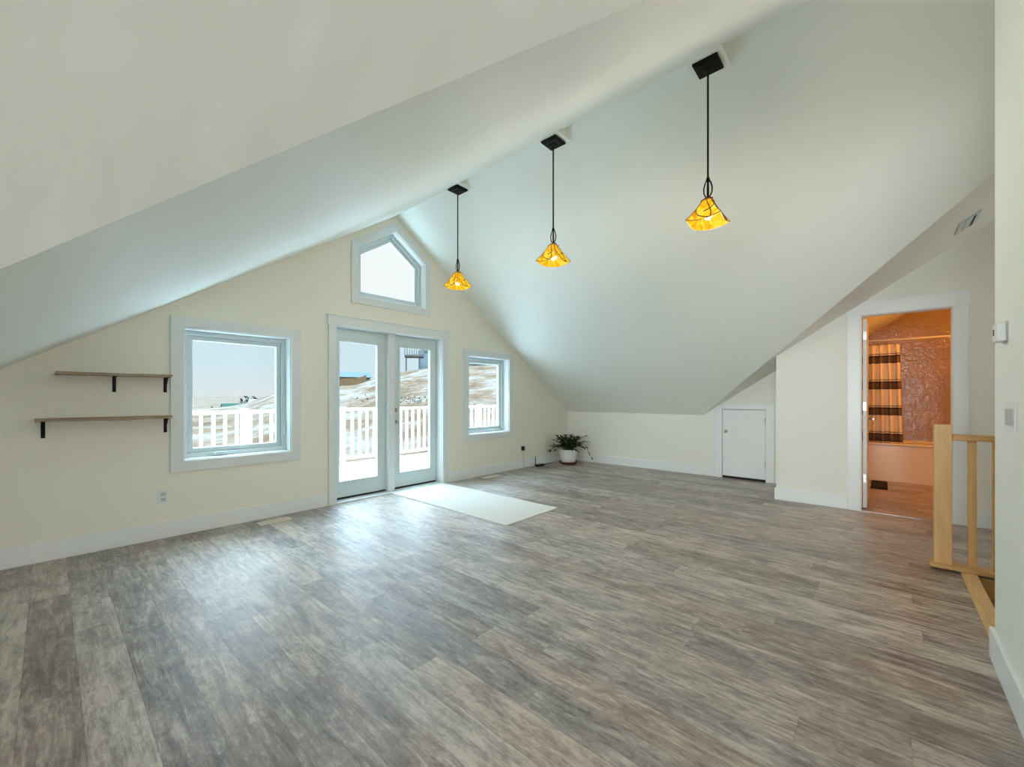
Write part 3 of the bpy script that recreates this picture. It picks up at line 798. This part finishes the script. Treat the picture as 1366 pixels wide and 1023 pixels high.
for a, lean, ln in stems:
    b0 = Vector((0.07*math.cos(a)*random.uniform(.2, 1.3), 0.07*math.sin(a)*random.uniform(.2, 1.3), 0.243))
    pts = []
    for i in range(6):
        u = i / 5
        ang = lean * (0.5 + 0.75*u)
        r = ln*u*math.sin(ang); h = ln*u*math.cos(ang)
        pts.append(b0 + Vector((r*math.cos(a), r*math.sin(a), max(0.0 if r < .1 else -0.06, h) + 0.02*u)))
    MB().tube(pts, [0.005, 0.0045, 0.004, 0.0035, 0.003, 0.002], 5).build('stem', M['stem'], pl)
    for i in range(1, 6):
        for sgn in (-1, 1):
            dr = (pts[i] - pts[i-1]).normalized()
            sdv = Vector((-math.sin(a), math.cos(a), 0)) * sgn
            add_leaf(leaves, pts[i], dr*0.6 + sdv*random.uniform(.5, 1) + Vector((0,0,random.uniform(-.1, .5))), random.uniform(.065, .105), random.uniform(.016, .027), random.uniform(-.5, .5))
    add_leaf(leaves, pts[-1], (pts[-1] - pts[-2]) + Vector((0,0,.01)), .07, .015, 0)
# one long runner hanging over the right side
run = [Vector(p) for p in ((0.04, -0.06, 0.245), (0.10, -0.14, 0.37), (0.14, -0.20, 0.40), (0.18, -0.25, 0.33), (0.21, -0.29, 0.22), (0.235, -0.33, 0.13))]
MB().tube(run, [0.005, 0.005, 0.004, 0.004, 0.003, 0.002], 5).build('stem', M['stem'], pl)
for i in range(1, 6):
    add_leaf(leaves, run[i], (run[i] - run[i-1]) + Vector((0.03, 0.02, 0.0)), .07, .013, 0.3)
lf = leaves.build('foliage', M['leaf'], pl); lf['kind'] = 'stuff'

# ---- bathroom: tub, rod, curtain, mat
tub = thing('bathtub', 'white bathtub with a plain front panel against the tiled wall', 'bathtub', (7.98, 0.03, 0))
x1, y0, y1, h = 0.765, -0.80, 0.785, 0.545
rr = lambda x0, xx1, a, b, z, r=0.05, n=5: [(cx + r*math.cos(t), cy + r*math.sin(t), z) for cx, cy, s in ((xx1-r, b-r, 0), (x0+r, b-r, 1), (x0+r, a+r, 2), (xx1-r, a+r, 3)) for t in [s*math.pi/2 + k*math.pi/2/n for k in range(n+1)]]
tb_ = MB()
tb_.loft([rr(0.0, x1, y0, y1, h - 0.035, 0.012), rr(-0.012, x1, y0, y1, h - 0.028, 0.02), rr(-0.012, x1, y0, y1, h - 0.006, 0.02), rr(0.0, x1-0.008, y0+0.008, y1-0.008, h, 0.02),
          rr(0.075, x1-0.07, y0+0.10, y1-0.10, h, 0.14), rr(0.10, x1-0.09, y0+0.14, y1-0.14, h-0.12, 0.15), rr(0.14, x1-0.13, y0+0.26, y1-0.2, 0.14, 0.12), rr(0.22, x1-0.2, y0+0.34, y1-0.28, 0.11, 0.08)], smooth=True)
tb_.build('basin', M['tub'], tub)
MB().box(0.004, 0.03, y0, y1, 0.0, h - 0.03).build('apron', M['tub'], tub, bevel=0.003)
rod = thing('curtain_rod', 'pale shower curtain rod above the bathtub', 'rod', (8.05, 0.0, 2.020))
MB().tube([(0, -1.775, 0), (0, 0.815, 0)], 0.013, 12).build('pole', M['register'], rod)
for yv in (-1.772, 0.812): MB().tube([(0, yv, 0), (0, yv + (0.012 if yv < 0 else -0.012), 0)], 0.03, 14).build('flange', M['register'], rod)
cu = thing('shower_curtain', 'cream shower curtain with brown stripes drawn to the left end of its rod', 'curtain', (8.05, 0, 0))
cur = MB(); rows = []
n = 90
for k in range(15):
    z = 1.955 - (1.955 - 0.553) * k / 14
    row = []
    for i in range(n + 1):
        u = i / n
        wid = 0.955 + 0.045 * k / 14
        yv = 0.55 - 0.76 * u * wid
        amp = 0.050 * (0.5 + 0.5 * min(1, k / 3))
        row.append((amp * math.sin(u * 2 * math.pi * 8.0) + 0.01 * math.sin(u * 37 + k * .25), yv + 0.008 * math.sin(u * 53), z))
    rows.append(row)
cur.loft(rows, cap=False, smooth=True, closed=False)
cu['kind'] = 'thing'
co = cur.build('cloth', M['curtain'], cu)
md = co.modifiers.new('solid', 'SOLIDIFY'); md.thickness = 0.003
for i in range(9):
    u = (i + 0.25) / 8.5; yv = 0.55 - 0.725 * u * 0.955
    if yv < -0.16: continue
    ri = [(0.0 + 0.026*math.sin(t), yv, 2.006 + 0.030*math.cos(t) - 0.014) for t in [2*math.pi*q/14 for q in range(15)]]
    MB().tube(ri, 0.003, 5).build('ring', M['chrome'], cu)
tag(MB().box(7.22, 7.86, -0.045, 0.125, 0.0005, 0.014).build('bath_mat', M['mat'], origin=(7.5, 0.04, 0), bevel=0.004), 'black mat on the bathroom floor before the tub', 'mat')

# ================================================================== OUTSIDE
struct(MB().box(-3.0, 13.0, D + T + 0.02, 7.62, -0.14, -0.045).build('deck_floor', M['deck']), 'pale deck outside the glazed doors')
RY = 7.5
dr = thing('deck_railing', 'white deck railing with square balusters outside the windows', 'railing', (0, RY, -0.045))
def dp(n, mb, bev=0.0): mb.shift((0, -RY, 0.045)); return mb.build(n, M['pvc'], dr, bevel=bev)
dp('top_rail', MB().box(0.2, 11.5, RY - 0.045, RY + 0.045, 0.945, 0.995), 0.008)
dp('bottom_rail', MB().box(0.2, 11.5, RY - 0.025, RY + 0.025, 0.035, 0.085), 0.005)
posts = (2.05, 3.65, 5.95, 7.17, 9.0)
for x in posts:
    dp('post', MB().box(x - 0.038, x + 0.038, RY - 0.038, RY + 0.038, -0.045, 1.0).box(x - 0.046, x + 0.046, RY - 0.046, RY + 0.046, 1.0, 1.018), 0.004)
x = 1.348
while x < 10.4:
    if min(abs(x - q) for q in posts) > 0.07:
        dp('baluster', MB().box(x - 0.019, x + 0.019, RY - 0.019, RY + 0.019, 0.085, 0.945))
    x += 0.1507 if not any(0 < q - x < 0.12 for q in posts) else 0.19

# terrain: falls away to a far plain at the left, climbs to a ridge at the right
SKY = [(-60, -1.6), (5, -1.5), (12, -1.2), (15, -0.9), (19, 0.7), (24, 1.35), (28, 1.65), (30, 2.6), (34, 3.55), (38, 4.1), (44, 4.35), (50, 4.6), (80, 4.9), (130, 4.0)]
def skyline(a):
    for (a0, h0), (a1, h1) in zip(SKY, SKY[1:]):
        if a0 <= a <= a1: return h0 + (h1 - h0) * (a - a0) / (a1 - a0)
    return -2.5
def ground(r, a):
    """height of the land at distance r, bearing a degrees"""
    hs = 1.2 + math.tan(math.radians(skyline(a))) * 62
    base = -2.9
    if r < 9: return base
    if r < 62:
        t = (r - 9) / 53
        return base + (hs - base) * (0.35*t + 0.65*t*t*(3-2*t)) + 0.25*math.sin(r*0.5 + a*0.12)*t*(1-t)*2
    t = min(1, (r - 62) / 500)
    far = -6 if a < 22 else hs - 4
    return hs + (far - hs) * min(1, (r - 62) / 120) + (0 if r < 182 else (r - 182) / 2400 * 13)
tm = MB(); rows = []
rad = [7.7, 9, 11, 13, 15.5, 18, 21, 24, 27, 31, 35, 39, 43, 47, 51, 55, 59, 62, 66, 75, 95, 130, 200, 350, 700, 1300, 2400]
for r in rad:
    rows.append([(r*math.sin(math.radians(a)), r*math.cos(math.radians(a)), ground(r, a)) for a in [-40 + 1.5*i for i in range(101)]])
tm.loft(rows, cap=False, smooth=True, closed=False)
struct(tm.build('terrain', M['terrain']), 'dry grass hillside with patches of snow')

def polar(r, a, dz=0.0): return Vector((r*math.sin(math.radians(a)), r*math.cos(math.radians(a)), ground(r, a) + dz))
def house(name, label, r, a, w, d, h, wallm, roofm, pitch, rot, wins=3, base_drop=1.2, stilts=0.0, zbase=None):
    p = polar(r, a)
    if zbase is not None: p.z = zbase
    t = thing(name, label, 'house', p)
    t.rotation_euler = (0, 0, math.radians(rot - a))
    z0 = stilts
    MB().box(-w/2, w/2, -d/2, d/2, z0 - (0 if stilts else base_drop), z0 + h).build('wall', wallm, t)
    e = 0.4
    MB().prism([(-d/2 - e, z0 + h), (d/2 + e, z0 + h), (0, z0 + h + pitch)], mX, -w/2 - e, w/2 + e).build('roof', roofm, t)
    for i in range(wins):
        x = -w/2 + w * (i + 0.5) / wins
        f = MB().box(x - 0.6, x + 0.6, -d/2 - 0.06, -d/2, z0 + h*0.35, z0 + h*0.8).build('window', M['siding_white'], t)
        MB().box(x - 0.5, x + 0.5, -d/2 - 0.09, -d/2 - 0.05, z0 + h*0.35 + .1, z0 + h*0.8 - .1).build('pane', M['housewin'], f)
    return t
house('house', 'long low house with a blue roof behind the orange fence', 84, 26.4, 7.6, 6, 1.75, M['siding_white'], M['roof_blue'], 1.15, 6, 4, base_drop=4, zbase=3.1)
house('house', 'pale grey blue two storey house at the top of the hill', 66, 37.7, 5.0, 7, 6.6, M['siding_grey'], M['siding_grey'], 1.2, 4, 2)
house('house', 'white house on the skyline seen through the small window', 72, 43.4, 8, 6, 2.6, M['siding_white'], M['siding_grey'], 1.2, 0, 3)
house('barn', 'far low barn with a green roof in the valley', 190, 15.2, 13, 8, 2.2, M['darkwood'], M['roof_green'], 2.6, 10, 0)
house('barn', 'far long grey shed beside the green roofed barn', 210, 18.6, 20, 9, 4.2, M['siding_grey'], M['siding_grey'], 2.0, 0, 0)
# raised deck on posts beside the tall house
p = polar(60, 34.9)
rd = thing('raised_deck', 'dark timber deck on tall posts on the hilltop', 'deck', p); rd.rotation_euler = (0, 0, math.radians(-34.9))
MB().box(-1.3, 1.3, -1.2, 1.2, 1.75, 2.0).build('platform', M['darkwood'], rd)
for sx in (-1.1, 0.75):
    for sy in (-1.0, 1.0): MB().box(sx - .08, sx + .08, sy - .08, sy + .08, -0.6, 1.75).build('post', M['darkwood'], rd)
MB().box(-1.3, 1.3, -1.2, -1.12, 2.85, 2.95).build('rail', M['darkwood'], rd)
for i in range(9):
    x = -1.26 + i * 0.315; MB().box(x - .05, x + .05, -1.2, -1.12, 2.0, 2.85).build('picket', M['darkwood'], rd)
# fence below the blue roofed house
p = polar(64, 27.2)
tf = MB()
pts = []
for i in range(9):
    a = 24.4 + i * 0.55; q = polar(60, a); pts.append(q)
tf.loft([[q + Vector((0,0,-0.4)), q + Vector((0.0,0.12,-0.4)), q + Vector((0.0,0.12,0.95)), q + Vector((0,0,0.95))] for q in pts])
tag(tf.build('board_fence', M['tan'], origin=pts[4]), 'tan board fence on the hillside below the blue roofed house', 'fence')
# brush
def bush(label, r, a, w, h, mat, name='bush', n=110):
    p = polar(r, a); m = MB()
    for i in range(n):
        q = Vector((random.gauss(0, w*0.28), random.gauss(0, w*0.2), random.uniform(0, h) * (0.6 + 0.4*random.random())))
        s = h * random.uniform(0.10, 0.2)
        d = Vector((random.uniform(-1,1), random.uniform(-1,1), random.uniform(-.3,1))).normalized()
        e = d.cross(Vector((random.uniform(-1,1), random.uniform(-1,1), .3))).normalized()
        m.add([q - d*s, q + e*s*0.4, q + d*s, q - e*s*0.4], [(0,1,2,3)])
    t = thing(name, label, 'tree' if name == 'bare_tree' else 'bush', p)
    f = m.build('foliage', mat, t); f['kind'] = 'stuff'
    MB().tube([(0,0,-0.3), (0.05*w,0,h*0.4), (0.02*w,0,h*0.8)], [0.05*h, 0.035*h, 0.01*h], 6).build('trunk', M['darkwood'], t)
    return t
bush('grey green brush in front of the far barn', 160, 13.4, 9, 3.2, M['evergreen'])
bush('low evergreen brush left of the far barn', 170, 11.9, 8, 2.0, M['evergreen'])
bush('bare pale tree rising behind the far barn', 240, 15.9, 7, 8.0, M['twig'], 'bare_tree')
bush('patch of bare grey brush across the slope, seen through the right door', 33, 34.0, 6.5, 0.7, M['twig'], n=200)
bush('grey brush on the slope below the small window view', 29, 43.5, 4.0, 0.6, M['twig'], n=160)

# ================================================================== LIGHT
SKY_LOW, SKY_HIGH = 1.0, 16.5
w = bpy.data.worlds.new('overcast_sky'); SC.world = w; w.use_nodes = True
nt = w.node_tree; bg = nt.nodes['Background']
tc = N(nt, 'ShaderNodeTexCoord'); sp = N(nt, 'ShaderNodeSeparateXYZ'); L(nt, tc.outputs['Generated'], sp.inputs[0])
nz = N(nt, 'ShaderNodeTexNoise', Scale=2.5, Detail=3.0); mp = N(nt, 'ShaderNodeMapping'); mp.inputs['Scale'].default_value = (1, 1, 4)
L(nt, tc.outputs['Generated'], mp.inputs[0]); L(nt, mp.outputs[0], nz.inputs['Vector'])
tt = math_node(nt, 'ADD', sp.outputs[2], math_node(nt, 'MULTIPLY', math_node(nt, 'SUBTRACT', nz.outputs['Fac'], 0.5), 0.12))
c = ramp(nt, tt, [(0.0, (0.68, 0.745, 0.775)), (0.06, (0.60, 0.735, 0.80)), (0.13, (0.575, 0.725, 0.81)), (0.22, (0.84, 0.86, 0.87)), (0.42, (0.84, 0.86, 0.87)), (0.6, (0.57, 0.81, 1.0)), (1.0, (0.57, 0.81, 1.0))])
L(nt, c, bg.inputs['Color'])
# an overcast sky is several times brighter overhead than along the horizon
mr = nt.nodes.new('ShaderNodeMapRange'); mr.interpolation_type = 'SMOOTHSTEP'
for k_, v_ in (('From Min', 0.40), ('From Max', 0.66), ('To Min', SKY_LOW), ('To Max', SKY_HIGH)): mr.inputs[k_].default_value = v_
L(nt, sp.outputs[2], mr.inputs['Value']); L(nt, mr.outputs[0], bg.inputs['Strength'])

def area(name, loc, target, sx, sy, power, col=(1,1,1)):
    ld = bpy.data.lights.new(name, 'AREA'); ld.shape = 'RECTANGLE'; ld.size = sx; ld.size_y = sy
    ld.energy = power; ld.color = col
    o = bpy.data.objects.new(name, ld); COL.objects.link(o); o.location = loc
    o.rotation_euler = (Vector(target) - Vector(loc)).to_track_quat('-Z', 'Y').to_euler()
    return o
# added fill lights at the made-up window openings behind the camera
area('rear_fill_light', (-3.9, -10.95, 1.15), (-3.9, 0, 1.15), 3.2, 1.9, 72, (0.93, 0.98, 1.0))
area('rear_fill_light', (0.3, -10.95, 1.15), (0.3, 0, 1.15), 3.2, 1.9, 72, (0.93, 0.98, 1.0))
area('dormer_fill_light', (-9.55, -0.7, 1.0), (0, -0.7, 1.0), 3.4, 1.6, 450, (0.90, 0.97, 1.0))
# added fill light in the hall
area('hall_fill_light', (5.05, -2.6, 2.0), (5.05, 0, 1.6), 1.1, 1.2, 7, (1.0, 0.99, 0.96))
# bathroom ceiling lamp, warm
bl = bpy.data.lights.new('bathroom_lamp', 'POINT'); bl.energy = 30; bl.color = (1.0, 0.38, 0.07); bl.shadow_soft_size = 0.06
bo = bpy.data.objects.new('bathroom_lamp', bl); COL.objects.link(bo); bo.location = (7.0, -1.25, 2.25)
# bright low part of the overcast, soft
sl = bpy.data.lights.new('overcast_sun', 'SUN'); sl.energy = 2.1; sl.angle = math.radians(62); sl.color = (0.44, 0.74, 1.0)
so = bpy.data.objects.new('overcast_sun', sl); COL.objects.link(so)
az, el = math.radians(22), math.radians(27)
so.rotation_euler = Vector((-math.sin(az)*math.cos(el), -math.cos(az)*math.cos(el), -math.sin(el))).to_track_quat('-Z', 'Y').to_euler()

# ================================================================== CAMERA
cd = bpy.data.cameras.new('camera'); cam = bpy.data.objects.new('camera', cd); COL.objects.link(cam)
cd.sensor_width = 36.0; cd.lens = 36.0 * 553.2 / 1366; cd.shift_y = (529.75 - 511.5) / 1366
cd.clip_start = 0.02; cd.clip_end = 6000
cam.location = (0, 0, 1.2); cam.rotation_euler = (math.pi/2, 0, -0.8407)
SC.camera = cam
vs = SC.view_settings
vs.view_transform = 'Standard'; vs.look = 'None'; vs.exposure = 0.23; vs.gamma = 1.0; vs.use_curve_mapping = False
cy = SC.cycles
cy.max_bounces = 10; cy.diffuse_bounces = 7; cy.glossy_bounces = 4; cy.transparent_max_bounces = 12
cy.sample_clamp_indirect = 6.0; cy.use_denoising = True
